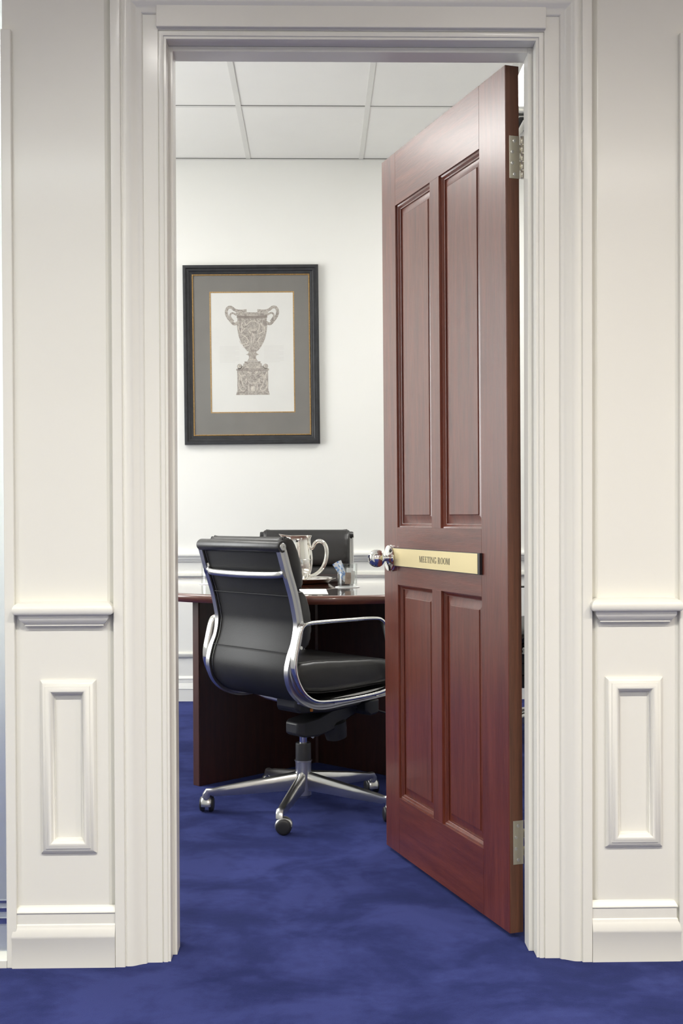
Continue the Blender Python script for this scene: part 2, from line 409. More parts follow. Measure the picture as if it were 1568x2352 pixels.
# corridor shell behind the camera
b = MB(); b.box(-3.6, 3.2, -1.7, YREC, 2.72, 2.78)
M['cpaint'] = mat('warm_bounce_ceiling', (.88,.78,.66), rough=.7, var=.01)  # cream tint chosen to bounce warm light onto the upper wall
struct(b.build('ceiling_corridor', M['cpaint'], smooth=0), 'unseen corridor ceiling, tinted to warm the bounced light', 'ceiling')
b = MB(); b.box(-3.6, 3.2, -1.8, -1.7, 0, 2.78)
struct(b.build('wall_corridor', M['wallc'], smooth=0), 'cream corridor wall behind the viewer', 'wall')

# ------------------------------------------------------------------ the door
DT = .035; DW = .8205; DH = 2.029
d = bpy.data.objects.new('door_1', None); COL.objects.link(d)
struct(d, 'open mahogany four panel door with brass nameplate', 'door')
d.matrix_world = Matrix.Translation((.4512, 2.8205, .012)) @ Matrix.Rotation(radians(-.25), 4, 'Y') @ Matrix.Rotation(radians(107.33), 4, 'Z')
us = (0, .144, .395, .456, .712, DW); zt = [z - .012 for z in (.012, .176, .795, .961, 1.888, 2.041)]
def dpart(name, x0, x1, z0, z1, m, y0=-DT, y1=0.0, bev=.0012):
    b = MB(); b.box(x0, x1, y0, y1, z0, z1); return b.build(name, m, d, smooth=0, bevel=bev)
dpart('stile', us[0], us[1], 0, DH, [M['doorV']]); dpart('stile', us[4], us[5], 0, DH, M['doorV'])
dpart('rail', us[1], us[4], zt[0], zt[1], M['doorH'], bev=.0004); dpart('rail', us[1], us[4], zt[2], zt[3], M['doorH'], bev=.0004); dpart('rail', us[1], us[4], zt[4], DH, M['doorH'], bev=.0004)
dpart('muntin', us[2], us[3], zt[1], zt[2], M['doorV'], bev=.0004); dpart('muntin', us[2], us[3], zt[3], zt[4], M['doorV'], bev=.0004)
# edge veneer on the hinge edge
b = MB(); b.box(-.0012, 0, -DT + .001, -.001, .001, DH - .001); b.build('hinge_edge', M['doorE'], d, smooth=0)
mp = [(0,-.001),(.0005,-.0052),(.003,-.0060),(.0055,-.0078),(.0085,-.0115),(.0105,-.0125),(.0125,-.0125),(.0128,-.0160),(.0150,-.0160)]
pp = [(.0130,-.0157),(.0150,-.0156),(.0345,-.0112),(.0350,-.0096),(.0362,-.0090)]
for x0, x1 in ((us[1], us[2]), (us[3], us[4])):
    for z0, z1 in ((zt[1], zt[2]), (zt[3], zt[4])):
        ring = lambda q, y: [(x0+q, y, z0+q), (x1-q, y, z0+q), (x1-q, y, z1-q), (x0+q, y, z1-q)]
        b = MB(); b.loft([ring(q, y) for q, y in mp], True, False, False); b.loft([ring(q, -DT - y) for q, y in mp], True, False, False)
        b.build('panel_moulding', M['doorV'], d, smooth=30)
        b = MB(); b.loft([ring(q, y) for q, y in pp] , True, False, True); b.loft([ring(q, -DT - y) for q, y in pp], True, False, True)
        b.build('panel', M['doorV'], d, smooth=12)
# nameplate
NZ = .8755 - .012
b = MB(); b.box(.139, .742, 0.0, .0075, NZ - .0265, NZ + .0265); npl = b.build('nameplate', M['blackgl'], d, smooth=0, bevel=.0006); npl['label'] = 'brass nameplate on black backing'
b = MB(); b.box(.1505, .741, .0075, .0083, NZ - .0250, NZ + .0250); b.build('brass_face', M['brass'], npl, smooth=0)
# serif capitals, drawn from strokes: x to the right as read, y up, cap height 1
def q(b, pts): b.append(pts)
TH, TN, SE = .15, .055, .05
def glyph(ch):
    P = []
    R = lambda x0, y0, x1, y1: P.append([(x0,y0),(x1,y0),(x1,y1),(x0,y1)])
    L = lambda xa, ya, xb, yb, w: P.append([(xa,ya),(xa+w,ya),(xb+w,yb),(xb,yb)])
    def serif(x0, x1, y): R(x0, y - (0 if y < .5 else .035), x1, y + (.035 if y < .5 else 0))
    if ch == 'M':
        w = .96; R(.09,0,.09+TN,1); R(.72,0,.72+TH,1); L(.09,1,.42,0,0.0); P.append([(.08,1),(.08+TH,1),(.50,.05),(.44,0),(.41,0)]); P.append([(.44,0),(.48,0),(.74,1),(.70,1)])
        serif(.0,.23,0); serif(.62,.97,0); serif(.0,.16,1); serif(.80,.97,1)
    elif ch == 'E':
        w = .64; R(.1,0,.1+TH,1); R(.1,0,.56,.045); R(.1,.955,.54,1); R(.1,.49,.42,.53); P.append([(.50,0),(.56,0),(.60,.26),(.57,.26)]); P.append([(.50,1),(.54,1),(.56,.77),(.53,.77)]); R(.40,.40,.43,.62); serif(.0,.3,0); serif(.0,.3,1)
    elif ch == 'T':
        w = .64; R(.25,0,.25+TH,1); R(.02,.95,.63,1); P.append([(.02,1),(.07,1),(.04,.74),(.01,.74)]); P.append([(.58,1),(.63,1),(.64,.74),(.61,.74)]); serif(.15,.5,0)
    elif ch == 'I':
        w = .34; R(.1,0,.1+TH,1); serif(.0,.35,0); serif(.0,.35,1)
    elif ch == 'N':
        w = .78; R(.10,0,.10+TN,1); R(.65,0,.65+TN,1); P.append([(.06,1),(.06+TH,1),(.71,.05),(.71,0),(.66,0)]); serif(.0,.25,0); serif(.55,.80,1); serif(.0,.15,1)
    elif ch in 'OG':
        w = .76; n = 40; cx, cy = .38, .5
        ks = range(n) if ch == 'O' else range(3, n - 2)
        for k in ks:
            a0, a1 = 2*pi*k/n, 2*pi*(k+1)/n
            if ch == 'G' and (a0 > radians(328) ): continue
            P.append([(cx+.36*cos(a0), cy+.515*sin(a0)), (cx+.36*cos(a1), cy+.515*sin(a1)), (cx+.215*cos(a1), cy+.47*sin(a1)), (cx+.215*cos(a0), cy+.47*sin(a0))])
        if ch == 'G':
            R(.56,.06,.56+TH,.42); R(.47,.40,.78,.435); R(.655,.70,.685,1.0)
    elif ch == 'R':
        w = .74; R(.1,0,.1+TH,1); serif(.0,.34,0); R(.0,.965,.36,1); R(.22,.475,.36,.515); n = 16
        for k in range(n):
            a0, a1 = -pi/2 + pi*k/n, -pi/2 + pi*(k+1)/n
            P.append([(.36+.25*cos(a0), .7375+.2625*sin(a0)), (.36+.25*cos(a1), .7375+.2625*sin(a1)), (.36+.105*cos(a1), .7375+.225*sin(a1)), (.36+.105*cos(a0), .7375+.225*sin(a0))])
        P.append([(.34,.50),(.48,.50),(.68,.02),(.53,.02)]); R(.53,0,.76,.03)
    else: w = .30
    return P, w
txt = 'MEETING ROOM'; tot = sum(glyph(c)[1] + .06 for c in txt) - .06
u0, u1 = .526, .318; sx = (u0 - u1)/tot; cap = .0170; zb = NZ - .0003 - cap/2
b = MB(); x = 0
for ch in txt:
    P, w = glyph(ch)
    for poly in P:
        lo = [(u0 - (x + px)*sx, .00832, zb + py*cap) for px, py in poly]; hi = [(u0 - (x + px)*sx, .0087, zb + py*cap) for px, py in poly]
        n = len(poly); b.quadset(lo + hi, [tuple(range(n)), tuple(range(2*n-1, n-1, -1))] + [(i, (i+1) % n, n + (i+1) % n, n + i) for i in range(n)])
    x += w + .06
b.build('lettering', M['ink'], npl, smooth=0)
# knob
ky = Matrix.Rotation(radians(-90), 3, 'X')   # lathe axis to +y
kn = MB(); kn.lathe([(.0095,.011),(.0095,.024),(.0110,.0270),(.0165,.0295),(.0222,.035),(.0255,.0415),(.0263,.0485),(.0253,.0555),(.0220,.0630),(.0170,.0685),(.0115,.0715),(.0105,.0717),(.0100,.0705),(.0060,.0705),(.0055,.0713),(0.0001,.0713)], (0,0,0), 48, ky)
ko = kn.build('door_knob', M['mirror'], d, smooth=50); ko.location = (.755, 0, .871 - .012); ko['label'] = 'round polished chrome door knob'
rs = MB(); rs.lathe([(.0385,.0),(.0385,.0045),(.0362,.0060),(.0362,.0085),(.0378,.0098),(.0374,.0122),(.0320,.0130),(.0240,.0138),(.0180,.0150),(.0140,.0165),(.0110,.0180),(.0090,.0182)], (0,0,0), 48, ky)
rs.build('rose', M['mirror'], ko, smooth=40)
kb = MB(); kb.box(-.0012,.0012,.0707,.0720,-.0045,.0045); kb.build('keyhole', M['black'], ko, smooth=0)
ki = Matrix.Rotation(radians(90), 3, 'X')
kn = MB(); kn.lathe([(.0365,DT),(.0345,DT+.0085),(.024,DT+.0138),(.0150,DT+.0185),(.0105,DT+.020),(.0125,DT+.022),(.0225,DT+.030),(.0265,DT+.044),(.0222,DT+.0585),(.0105,DT+.067)], (0,0,0), 32, ki)
o = kn.build('door_knob', M['mirror'], d, smooth=50); o.location = (.755, 0, .871 - .012)
# hinges: leaf on the door edge, knuckle barrel and screws
for z0, z1 in ((.174, .277), (1.779, 1.878)):
    z0 -= .012; z1 -= .012
    b = MB(); b.box(-.0022, -.0013, -DT - .0005, -.0085, z0, z1); hg = b.build('hinge', M['steel'], d, smooth=0, bevel=.0003); hg['label'] = 'satin steel butt hinge'
    n = 5; L = (z1 - z0)/n
    for k in range(n):
        kk = MB(); kk.lathe([(.0045, k*L + .0006), (.0050, k*L + .0012), (.0050, (k+1)*L - .0012), (.0045, (k+1)*L - .0006)], (-.0035, -DT - .0068, z0), 20); kk.build('knuckle', M['steel'], hg, smooth=40)
        if k % 2 == 1:
            kk = MB(); kk.box(-.0022, -.0013, -DT - .0060, -DT - .0005, z0 + k*L, z0 + (k+1)*L); kk.build('leaf_tongue', M['steel'], hg, smooth=0)
    for yy, zz in ((-.022,.10),(-.0165,.36),(-.0165,.62),(-.022,.88)):
        kk = MB(); kk.lathe([(.0040,.0),(.0040,.0006),(.0030,.0010),(.0012,.0009),(.001,.0004),(.0001,.0004)], (-.0022, yy, z0 + (z1-z0)*zz), 20, Matrix.Rotation(radians(-90), 3, 'Y')); kk.build('screw', M['alu'], hg, smooth=40)

# ------------------------------------------------------------------ soft pad office chair
def make_chair():
    r = empty('office_chair', (0,0,0))
    # side ribs
    path = crom([(-.262,.893),(-.252,.862),(-.238,.818),(-.213,.745),(-.197,.680),(-.193,.643),(-.203,.592),(-.222,.545),(-.231,.497),(-.214,.447),(-.168,.407),(-.104,.388),(.0,.392),(.17,.404),(.262,.414)], 6)
    sec = [(-.011,-.012),(-.0085,-.015),(-.004,-.0150),(-.0028,-.0112),(.0028,-.0112),(.004,-.0150),(.0085,-.015),(.011,-.012),(.011,-.005),(.0062,-.001),(.0062,.006),(.0100,.0075),(.0100,.0125),(-.0100,.0125),(-.0100,.0075),(-.0062,.006),(-.0062,-.001),(-.011,-.005)]
    for sgn in (1, -1):
        b = MB(); b.planar(path, [(a, -c) for a, c in sec], .212*sgn); b.build('side_rib', M['alu'], r, smooth=30)
        k = MB(); k.lathe([(.0055,0),(.0055,.030)], (.215*sgn, -.207, .582), 16, Matrix.Rotation(radians(90*sgn), 3, 'Y')); k.build('bolt', M['chrome'], r, smooth=40)
    # leather sling between the ribs
    inner = crom([(-.262,.893),(-.252,.862),(-.238,.818),(-.213,.745),(-.197,.680),(-.193,.643),(-.203,.592),(-.222,.545),(-.231,.497),(-.214,.447),(-.168,.409),(-.104,.392),(.0,.396),(.17,.408),(.262,.418)], 6)
    b = MB(); b.planar(inner, [(a, c + .002) for a, c in rrect(.201, .0045, .003, 2)], 0); b.build('back_sling', M['sling'], r, smooth=30)
    for yz in ((-.2215,.742),(-.2275,.563)):
        b = MB(); b.tube([(-.198, yz[0], yz[1]), (.198, yz[0], yz[1])], .0016, 6); b.build('seam', M['sling'], r)
    # top roll
    b = MB(); b.lathe([(.012,-.2225),(.0175,-.2225),(.0198,-.216),(.0198,.216),(.0180,.2225),(.012,.2225)], (0,-.262,.8985), 28, Matrix.Rotation(radians(90), 3, 'Y')); tr = b.build('top_roll', M['leather'], r, smooth=40)
    for sgn in (1, -1):
        b = MB(); b.lathe([(.0001,.0005),(.0035,.0005),(.004,.0022),(.0105,.0022),(.0118,.001),(.0120,-.001)], (.2228*sgn, -.262, .8985), 28, Matrix.Rotation(radians(90*sgn), 3, 'Y')); b.build('end_cap', M['alu'], tr, smooth=40)
    # cushions
    def pad(name, loop, hw, edge, puck=1.0):
        L = crom(loop, 5, True); n = len(L)
        cy = sum(p.x for p in L)/n; cz = sum(p.y for p in L)/n
        rings = []
        st = [-1,-.995,-.98,-.96,-.93,-.90,-.87,-.84,-.7,-.45,-.2,0,.2,.45,.7,.84,.87,.90,.93,.96,.98,.995,1]
        for t in st:
            e = max(0, (abs(t) - .84)/.16); q_ = sqrt(max(0, 1 - e**2.4))
            ky = 1 - edge[0]*(1 - q_); kz = 1 - edge[1]*(1 - q_)
            ring = []
            for i_, p in enumerate(L):
                pk = 1 + .030*sin(i_*1.9 + name.count('b')*2)*(1 - abs(2*e - 1))*(1 if 0 < e < 1 else 0)*puck
                ring.append((hw*t, cy + (p.x - cy)*ky*pk, cz + (p.y - cz)*kz*pk))
            rings.append(ring)
        b = MB(); b.loft(rings, True, True, True); o = b.build(name, M['leather'], r, smooth=60)
        for sgn in (1, -1):
            g = MB(); rr = rings[4] if sgn < 0 else rings[-5]; g.tube(rr, .0017, 5, True); g.build('piping', M['leather'], o)
        return o
    pad('back_pad', [(-.246,.889),(-.252,.910),(-.240,.925),(-.218,.926),(-.192,.905),(-.170,.866),(-.158,.820),(-.154,.785),(-.162,.764),(-.182,.760),(-.203,.768),(-.218,.800),(-.236,.855)], .204, (.55,.10))
    pad('back_pad', [(-.205,.742),(-.196,.756),(-.172,.758),(-.148,.740),(-.131,.705),(-.122,.665),(-.121,.625),(-.131,.588),(-.150,.572),(-.178,.574),(-.196,.592),(-.183,.645),(-.189,.690)], .204, (.50,.10))
    pad('seat_pad', [(-.196,.470),(-.195,.505),(-.175,.526),(-.10,.530),(.02,.524),(.15,.517),(.222,.505),(.250,.478),(.246,.448),(.215,.432),(.10,.424),(-.04,.420),(-.14,.428),(-.180,.446)], .207, (.05,.50), .5)
    # armrest loops
    loop = crom([(-.085,.403),(-.150,.410),(-.197,.440),(-.226,.490),(-.232,.535),(-.222,.585),(-.209,.632),(-.196,.650),(-.172,.6565),(-.10,.658),(.0,.658),(.10,.657),(.138,.648),(.160,.618),(.180,.55),(.197,.485),(.196,.445),(.172,.422),(.120,.410),(.02,.403)], 6, True)
    for sgn in (1, -1):
        b = MB(); b.planar(loop, rrect(.0135, .0055, .0045, 3), .238*sgn, True); b.build('armrest', M['chrome'], r, smooth=50)
        for y, z in ((-.06,.398),(.12,.404)):
            k = MB(); k.lathe([(.007,0),(.007,.022)], (.218*sgn, y, z), 14, Matrix.Rotation(radians(90*sgn), 3, 'Y')); k.build('bolt', M['chrome'], r, smooth=40)
    # cross bar behind the back, flaring into the ribs
    pts = [(-.206,-.240,.816),(-.192,-.246,.811),(-.170,-.252,.8085),(-.10,-.259,.8065),(0,-.262,.8055),(.10,-.259,.8065),(.170,-.252,.8085),(.192,-.246,.811),(.206,-.240,.816)]
    C = crom(pts, 4); n = len(C)
    rad = [.0112 + .013*max(0, (abs(i/(n-1)*2-1) - .80)/.20)**1.8 for i in range(n)]
    b = MB(); b.tube(C, rad, 14, flat=(1.0,.72)); b.build('cross_bar', M['alu'], r, smooth=60)
    # lower spreaders under the seat
    for y, z in ((-.06,.388),(.15,.398)):
        b = MB(); b.tube([(-.205,y,z),(-.12,y,z-.012),(0,y,z-.016),(.12,y,z-.012),(.205,y,z)], .010, 10); b.build('spreader', M['chrome'], r)
    # tilt mechanism
    b = MB()
    def blk(pts): b.loft([[(w*s1, y, z) for s1, z in ((-1,z0),(1,z0),(1,z1),(-1,z1))] for y, w, z0, z1 in pts])
    blk([(-.052,.030,.262,.300),(-.030,.046,.252,.306),(.03,.050,.250,.314),(.10,.044,.262,.334),(.17,.036,.290,.346),(.215,.030,.306,.350)])
    blk([(-.075,.050,.352,.392),(-.06,.062,.338,.392),(.06,.066,.330,.394),(.20,.062,.338,.398),(.235,.05,.356,.398)])
    blk([(.215,.080,.318,.352),(.235,.085,.300,.356),(.268,.085,.306,.358),(.275,.082,.318,.356)])
    mc = b.build('tilt_mechanism', M['black'], r, smooth=25, bevel=.006)
    ax = Matrix.Rotation(radians(12), 3, 'X')
    k = MB(); k.lathe([(.026,0),(.036,.004),(.040,.03),(.042,.060),(.034,.066)], (.012,.140,.224), 20, ax); k.build('tension_knob', M['black'], mc, smooth=40)
    k = MB(); k.tube([(.03,.20,.330),(.045,.27,.318),(.06,.36,.288),(.065,.43,.262)], [.0045,.004,.0035,.005], 8); k.build('lever', M['black'], mc)
    k = MB(); k.tube([(-.02,.045,.250),(-.026,.056,.240),(-.026,.066,.232)], .0045, 8); k.build('lever_tip', M['white'], mc)
    k = MB(); k.box(.060,.0685,-.022,-.013,.341,.351); k.build('tab', M['orange'], mc, bevel=.001)
    # gas column
    b = MB(); b.lathe([(.0262,.165),(.0262,.222),(.0250,.2265),(.013,.2268)], (0,0,0), 28); gc = b.build('gas_column', M['black'], r, smooth=40)
    b = MB(); b.lathe([(.0135,.2265),(.0135,.256)], (0,0,0), 24); b.build('piston', M['chrome'], gc, smooth=40)
    b = MB(); b.lathe([(.0225,.040),(.0245,.044),(.0255,.10),(.0275,.168),(.0300,.1685),(.0300,.1655),(.0285,.164),(.027,.163),(.027,.05),(.020,.045)], (0,0,0), 32, cap=False); b.build('base_hub', M['alu'], r, smooth=40)
    random.seed(11)
    cast_rot = [150, -22, -48, -44, 228]
    for i in range(5):
        a = radians(19.6 + 72*i); ca, sa = cos(a), sin(a)
        Rm = Matrix.Rotation(a, 4, 'Z')
        # tapering cast leg with a ridge, bending down at its toe
        st = [(.018,.130,.062,.0135),(.10,.116,.052,.0135),(.20,.0995,.041,.0130),(.280,.0855,.030,.0122),(.303,.0805,.0265,.0120)]
        b = MB(); rings = []
        for x, zt_, h, w in st:
            rings.append([(x,-w,zt_-h*.45),(x,-w*.9,zt_-h*.12),(x,-w*.35,zt_),(x,w*.35,zt_),(x,w*.9,zt_-h*.12),(x,w,zt_-h*.45),(x,w*.75,zt_-h),(x,-w*.75,zt_-h)])
        for x, z, tx, tz, h, w in ((.3205,.0690,.80,-.6,.0250,.0120),(.3275,.0600,.25,-.97,.0250,.0120),(.3290,.050,.05,-1,.0250,.0120)):
            # ring across the bend: 'outer' side away from hub
            nx_, nz_ = -tz, tx
            ring = []
            for yy, kk in ((-1,-.45),(-.9,-.12),(-.35,0),(.35,0),(.9,-.12),(1,-.45),(.75,-1),(-.75,-1)):
                ring.append((x + nx_*(h*(kk+.5)), w*yy, z + nz_*(h*(kk+.5))))
            rings.append(ring)
        b.loft(rings); b.xf(Rm); b.build('leg', M['alu'], r, smooth=50)
        cx_, cy_ = .327*ca, .327*sa; th = radians(cast_rot[i])
        Cm = Matrix.Translation((cx_, cy_, 0)) @ Matrix.Rotation(th, 4, 'Z')
        b = MB()   # chrome hood over a twin wheel
        rings = []
        for yy, k in ((-.0185,.84),(-.0140,1.0),(0,1.04),(.0140,1.0),(.0185,.84)):
            ring = []
            for q_ in range(13):
                t = radians(-12 + 204*q_/12); ring.append((-.012 + .0275*k*cos(t), yy, .0262 + .0275*k*sin(t)))
            for q_ in range(12, -1, -1):
                t = radians(-12 + 204*q_/12); ring.append((-.012 + .0235*k*cos(t)*.98, yy, .0262 + .0235*k*sin(t)*.98))
            rings.append(ring)
        b.loft(rings); b.lathe([(.0105,.036),(.0120,.046),(.0115,.0535),(.0085,.0555)], (0,0,0), 16)
        b.xf(Cm); cs = b.build('caster', M['alu'], r, smooth=50)
        for sy in (-1, 1):
            b = MB(); b.lathe([(.0001,.004),(.012,.0045),(.018,.0035),(.0225,.002),(.0250,-.002),(.0255,-.006),(.0245,-.011),(.010,-.012)], (-.012, (.0200*sy), .0257), 28, Matrix.Rotation(radians(-90*sy), 3, 'X'))
            b.xf(Cm); b.build('wheel', M['black'], cs, smooth=40)
    return r
chair = make_chair()
chair.location = (-.046, 4.095, 0); chair.rotation_euler = (0,0,radians(-50))
tag(chair, 'black leather swivel chair with chrome arms, nearest, turned with its back to the doorway', 'chair', 'chairs around the meeting table')
c2 = copy_tree(chair); c2.location = (-.045, 5.53, 0); c2.rotation_euler = (0,0,radians(180))
tag(c2, 'black leather chair back facing us behind the silver jug, across the table', 'chair', 'chairs around the meeting table')
c3 = copy_tree(chair); c3.location = (1.03, 5.44, 0); c3.rotation_euler = (0,0,radians(115))
tag(c3, 'black leather chair mostly hidden by the open door, glimpsed through its hinge gap', 'chair', 'chairs around the meeting table')

# ------------------------------------------------------------------ round meeting table
TC = (.0, 4.895); TR = .765
t = empty('meeting_table', (TC[0], TC[1], 0)); tag(t, 'round dark mahogany meeting table with glossy top and crossed panel base', 'table')
b = MB(); b.lathe([(0.0001,.7195),(TR-.030,.7195),(TR-.030,.700),(0.0001,.700)], (0,0,0), 128); b.build('table_top', M['tabtop'], t, smooth=30)
b = MB(); b.lathe([(TR-.0305,.7198),(TR-.012,.7196),(TR-.004,.7175),(TR,.712),(TR,.704),(TR-.003,.696),(TR-.010,.690),(TR-.0305,.690),(TR-.0305,.7198)], (0,0,0), 128, cap=False); b.build('table_edge', M['tabedge'], t, smooth=40)
b = MB(); b.lathe([(.66,.7005),(.66,.686),(.0001,.686)], (0,0,0), 64); b.build('top_underside', M['tabwood'], t, smooth=30)
for i, (a, ln) in enumerate(((224,.615),(-44,.615),(44,.615),(136,.615))):
    b = MB(); b.box(.018, ln, -.018, .018, 0, .690); b.cur = 1; b.box(ln, ln + .004, -.0175, .0175, 0, .690); b.xf(Matrix.Rotation(radians(a), 4, 'Z')); b.build('base_panel', [M['tabwood'], M['paneledge']], t, smooth=0, bevel=.002)
b = MB(); b.box(-.03,.03,-.03,.03,0,.69); b.build('base_post', M['tabwood'], t, smooth=0)
TT = .7198

# paper
b = MB(); b.box(-.105,.105,-.1485,.1485,0,.0012); o = b.build('paper_sheet', M['white'], None, smooth=0); o.location = (-.066, 4.372, TT); o.rotation_euler = (0,0,radians(1))
tag(o, 'white paper sheet lying on the table in front of the silver jug', 'paper')
# tray
P0 = (-.074, 4.955)
t = empty('serving_tray', (P0[0], P0[1], TT)); tag(t, 'round silver tray under the silver water jug', 'tray')
b = MB(); b.lathe([(.0001,.0),(.120,.0),(.128,.003),(.140,.013),(.154,.0185),(.1545,.0205),(.152,.0205),(.139,.0155),(.126,.0055),(.118,.003),(.0001,.003)], (0,0,0), 72); b.build('tray_dish', M['silver'], t, smooth=40)
# jug
t = empty('water_jug', (P0[0], P0[1], TT + .0032)); tag(t, 'polished silver water jug with curved handle standing on a silver tray', 'jug')
pr = [(.0001,.0),(.045,.0),(.047,.004),(.043,.009),(.041,.014),(.047,.024),(.0545,.045),(.0590,.072),(.0600,.092),(.0585,.115),(.0545,.142),(.0515,.162),(.0515,.176),(.0555,.1875),(.0570,.190),(.0555,.1905),(.0500,.176),(.0495,.162),(.053,.140),(.056,.110),(.0575,.09),(.056,.07),(.05,.04),(.0001,.02)]
b = MB(); b.lathe(pr, (0,0,0), 64)
nv = []
for (x, y, z) in b.v:   # pull the lip into a spout on the left
    if z > .135:
        a = atan2(y, -x); k = max(0, cos(a))**6 * ((z-.135)/.055)**1.6
        x -= .022*k*1.0; z += .007*k
    nv.append((x, y, z))
b.v = nv; b.build('jug_body', M['silver'], t, smooth=50)
b = MB(); b.lathe([(.0590,.0905),(.0608,.092),(.0608,.0935),(.0590,.095)], (0,0,0), 64, cap=False); b.build('band', M['silver'], t, smooth=40)
hp = crom([(.046,0,.150),(.056,0,.138),(.062,0,.143),(.070,0,.158),(.085,0,.168),(.104,0,.163),(.117,0,.142),(.119,0,.112),(.112,0,.080),(.098,0,.054),(.078,0,.036),(.056,0,.026),(.043,0,.028)], 6)
n = len(hp); b = MB(); b.tube(hp, [.0062 + .0022*sin(pi*i/(n-1)) for i in range(n)], 12, flat=(1,1.15)); b.xf(Matrix.Rotation(radians(-12), 4, 'Z')); b.build('jug_handle', M['silver'], t, smooth=60)
b = MB(); b.tube(crom([(.0475,0,.142),(.053,0,.10),(.052,0,.06),(.046,0,.03),(.044,0,.014)], 5), .0050, 8); b.xf(Matrix.Rotation(radians(-38), 4, 'Z')); b.build('handle_strap', M['silver'], t, smooth=60)
# napkin on tray
b = MB()
for k, (zz, a) in enumerate(((0,0),(.0045,9),(.009,-6))):
    s0 = len(b.v); b.loft([[(-.028,-.02,zz),(.028,-.02,zz),(.030,.02,zz),(-.026,.02,zz)],[(-.027,-.019,zz+.003),(.027,-.021,zz+.0042),(.029,.021,zz+.0032),(-.026,.021,zz+.0042)]]); b.xf(Matrix.Rotation(radians(a), 4, 'Z'), s0)
o = b.build('folded_napkin', M['white'], None, smooth=0, bevel=.001); o.location = (.010, 4.930, TT + .0042)
tag(o, 'small folded white napkin on the silver tray beside the jug', 'napkin')

# tumblers and coasters
def tumbler(loc, label, inverted=False):
    t = empty('glass_tumbler', loc); tag(t, label, 'glass', 'tumblers on the meeting table')
    pr = [(.0001,.0),(.0350,.0),(.0362,.0015),(.0370,.006),(.0385,.085),(.0388,.0872),(.0380,.0880),(.0370,.0872),(.0355,.012),(.0001,.011)]
    if inverted: pr = [(r_, .0882 - h_) for r_, h_ in pr]
    b = MB(); b.lathe(pr, (0,0,0), 48); b.build('tumbler_body', M['tabglass'], t, smooth=35)
    return t
def coaster(loc, label):
    b = MB(); b.lathe([(.0001,0),(.0465,0),(.0470,.0006),(.0465,.0022),(.0001,.0022)], (0,0,0), 40); o = b.build('coaster', M['white'], None, smooth=30); o.location = loc
    tag(o, label, 'coaster', 'round white coasters'); return o
G1 = (.119, 4.640); G2 = (-.424, 4.885)
coaster((G1[0], G1[1], TT), 'round white paper coaster under the glass of sugar sachets')
coaster((G2[0], G2[1], TT), 'round white paper coaster under the upturned glass at left')
tumbler((G1[0], G1[1], TT + .0023), 'clear tumbler holding sugar sachets, right of the silver jug')
tumbler((G2[0], G2[1], TT + .0023), 'clear upturned tumbler behind the near chair, left side of table', True)
def sachet(m, w, h, off, lean, rz, label, z0=.0135):
    b = MB(); b.loft([[(-w/2,-.0005,0),(w/2,-.0005,0),(w/2,.0005,0),(-w/2,.0005,0)],[(-w/2,-.0022,h*.15),(w/2,-.0022,h*.15),(w/2,.0022,h*.15),(-w/2,.0022,h*.15)],[(-w/2,-.0026,h*.7),(w/2,-.0026,h*.7),(w/2,.0026,h*.7),(-w/2,.0026,h*.7)],[(-w/2,-.0005,h),(w/2,-.0005,h),(w/2,.0005,h),(-w/2,.0005,h)]])
    o = b.build('sugar_sachet', m, None, smooth=0); o.location = (G1[0] + off[0], G1[1] + off[1], TT + z0); o.rotation_euler = (radians(lean[0]), radians(lean[1]), radians(rz))
    tag(o, label, 'sachet', 'sugar sachets in the tumbler')
def sachet_mat():
    m, nt, b = new_mat('blue_white_sachet'); nz = tex(nt, 95, 2); r = ramp(nt, nz.outputs['Fac'], [(.49, (.86,.89,.94)), (.55, (.30,.52,.88)), (.64, (.07,.20,.62))])
    nt.links.new(r.outputs['Color'], b.inputs['Base Color']); b.inputs['Roughness'].default_value = .4; return m
M['bluewhite'] = sachet_mat()
sachet(M['bluewhite'], .018, .080, (-.006,-.012), (4,-33), 0, 'blue and white sugar sachet leaning left out of the tumbler, leftmost', .026)
sachet(M['bluewhite'], .018, .082, (-.004,.002), (-3,-20), 5, 'blue and white sugar sachet leaning left, second from the left in the tumbler', .024)
sachet(M['white'], .026, .060, (.008,.014), (-4,4), 8, 'white sugar sachet standing at the back of the tumbler')
sachet(M['brown'], .022, .044, (.001,-.018), (3,2), 0, 'short brown sugar sachet standing at the front of the tumbler')
sachet(M['white'], .016, .050, (.018,-.008), (2,4), 12, 'short white sachet standing at the right of the tumbler')

# ------------------------------------------------------------------ framed print on the far wall
PW, PH = .7235, .957; pc = Vector((-.3420, YBACK - .001, 1.857))
t = bpy.data.objects.new('framed_print', None); COL.objects.link(t)
tag(t, 'black framed engraving of a classical urn on the far wall', 'picture')
t.matrix_world = Matrix.Translation(pc) @ Matrix.Rotation(radians(-.45), 4, 'Y')
def rectloop(b, prof, w, h):
    b.loft([[(-w/2+q_, -p, -h/2+q_), (w/2-q_, -p, -h/2+q_), (w/2-q_, -p, h/2-q_), (-w/2+q_, -p, h/2-q_)] for q_, p in prof], True, False, False)
b = MB(); rectloop(b, [(0,0),(0,.024),(.002,.028),(.010,.030),(.016,.0285),(.019,.024),(.0195,.022),(.027,.0215),(.031,.019),(.034,.0145),(.040,.013),(.043,.0105),(.0465,.0105),(.0475,.008)], PW, PH); b.build('picture_frame', M['frame'], t, smooth=35)
b = MB(); rectloop(b, [(.0470,.006),(.0470,.0095),(.0485,.0112),(.0515,.0112),(.0535,.009),(.0535,.004)], PW, PH)
b.build('gilt_beading', M['gold'], t, smooth=40)
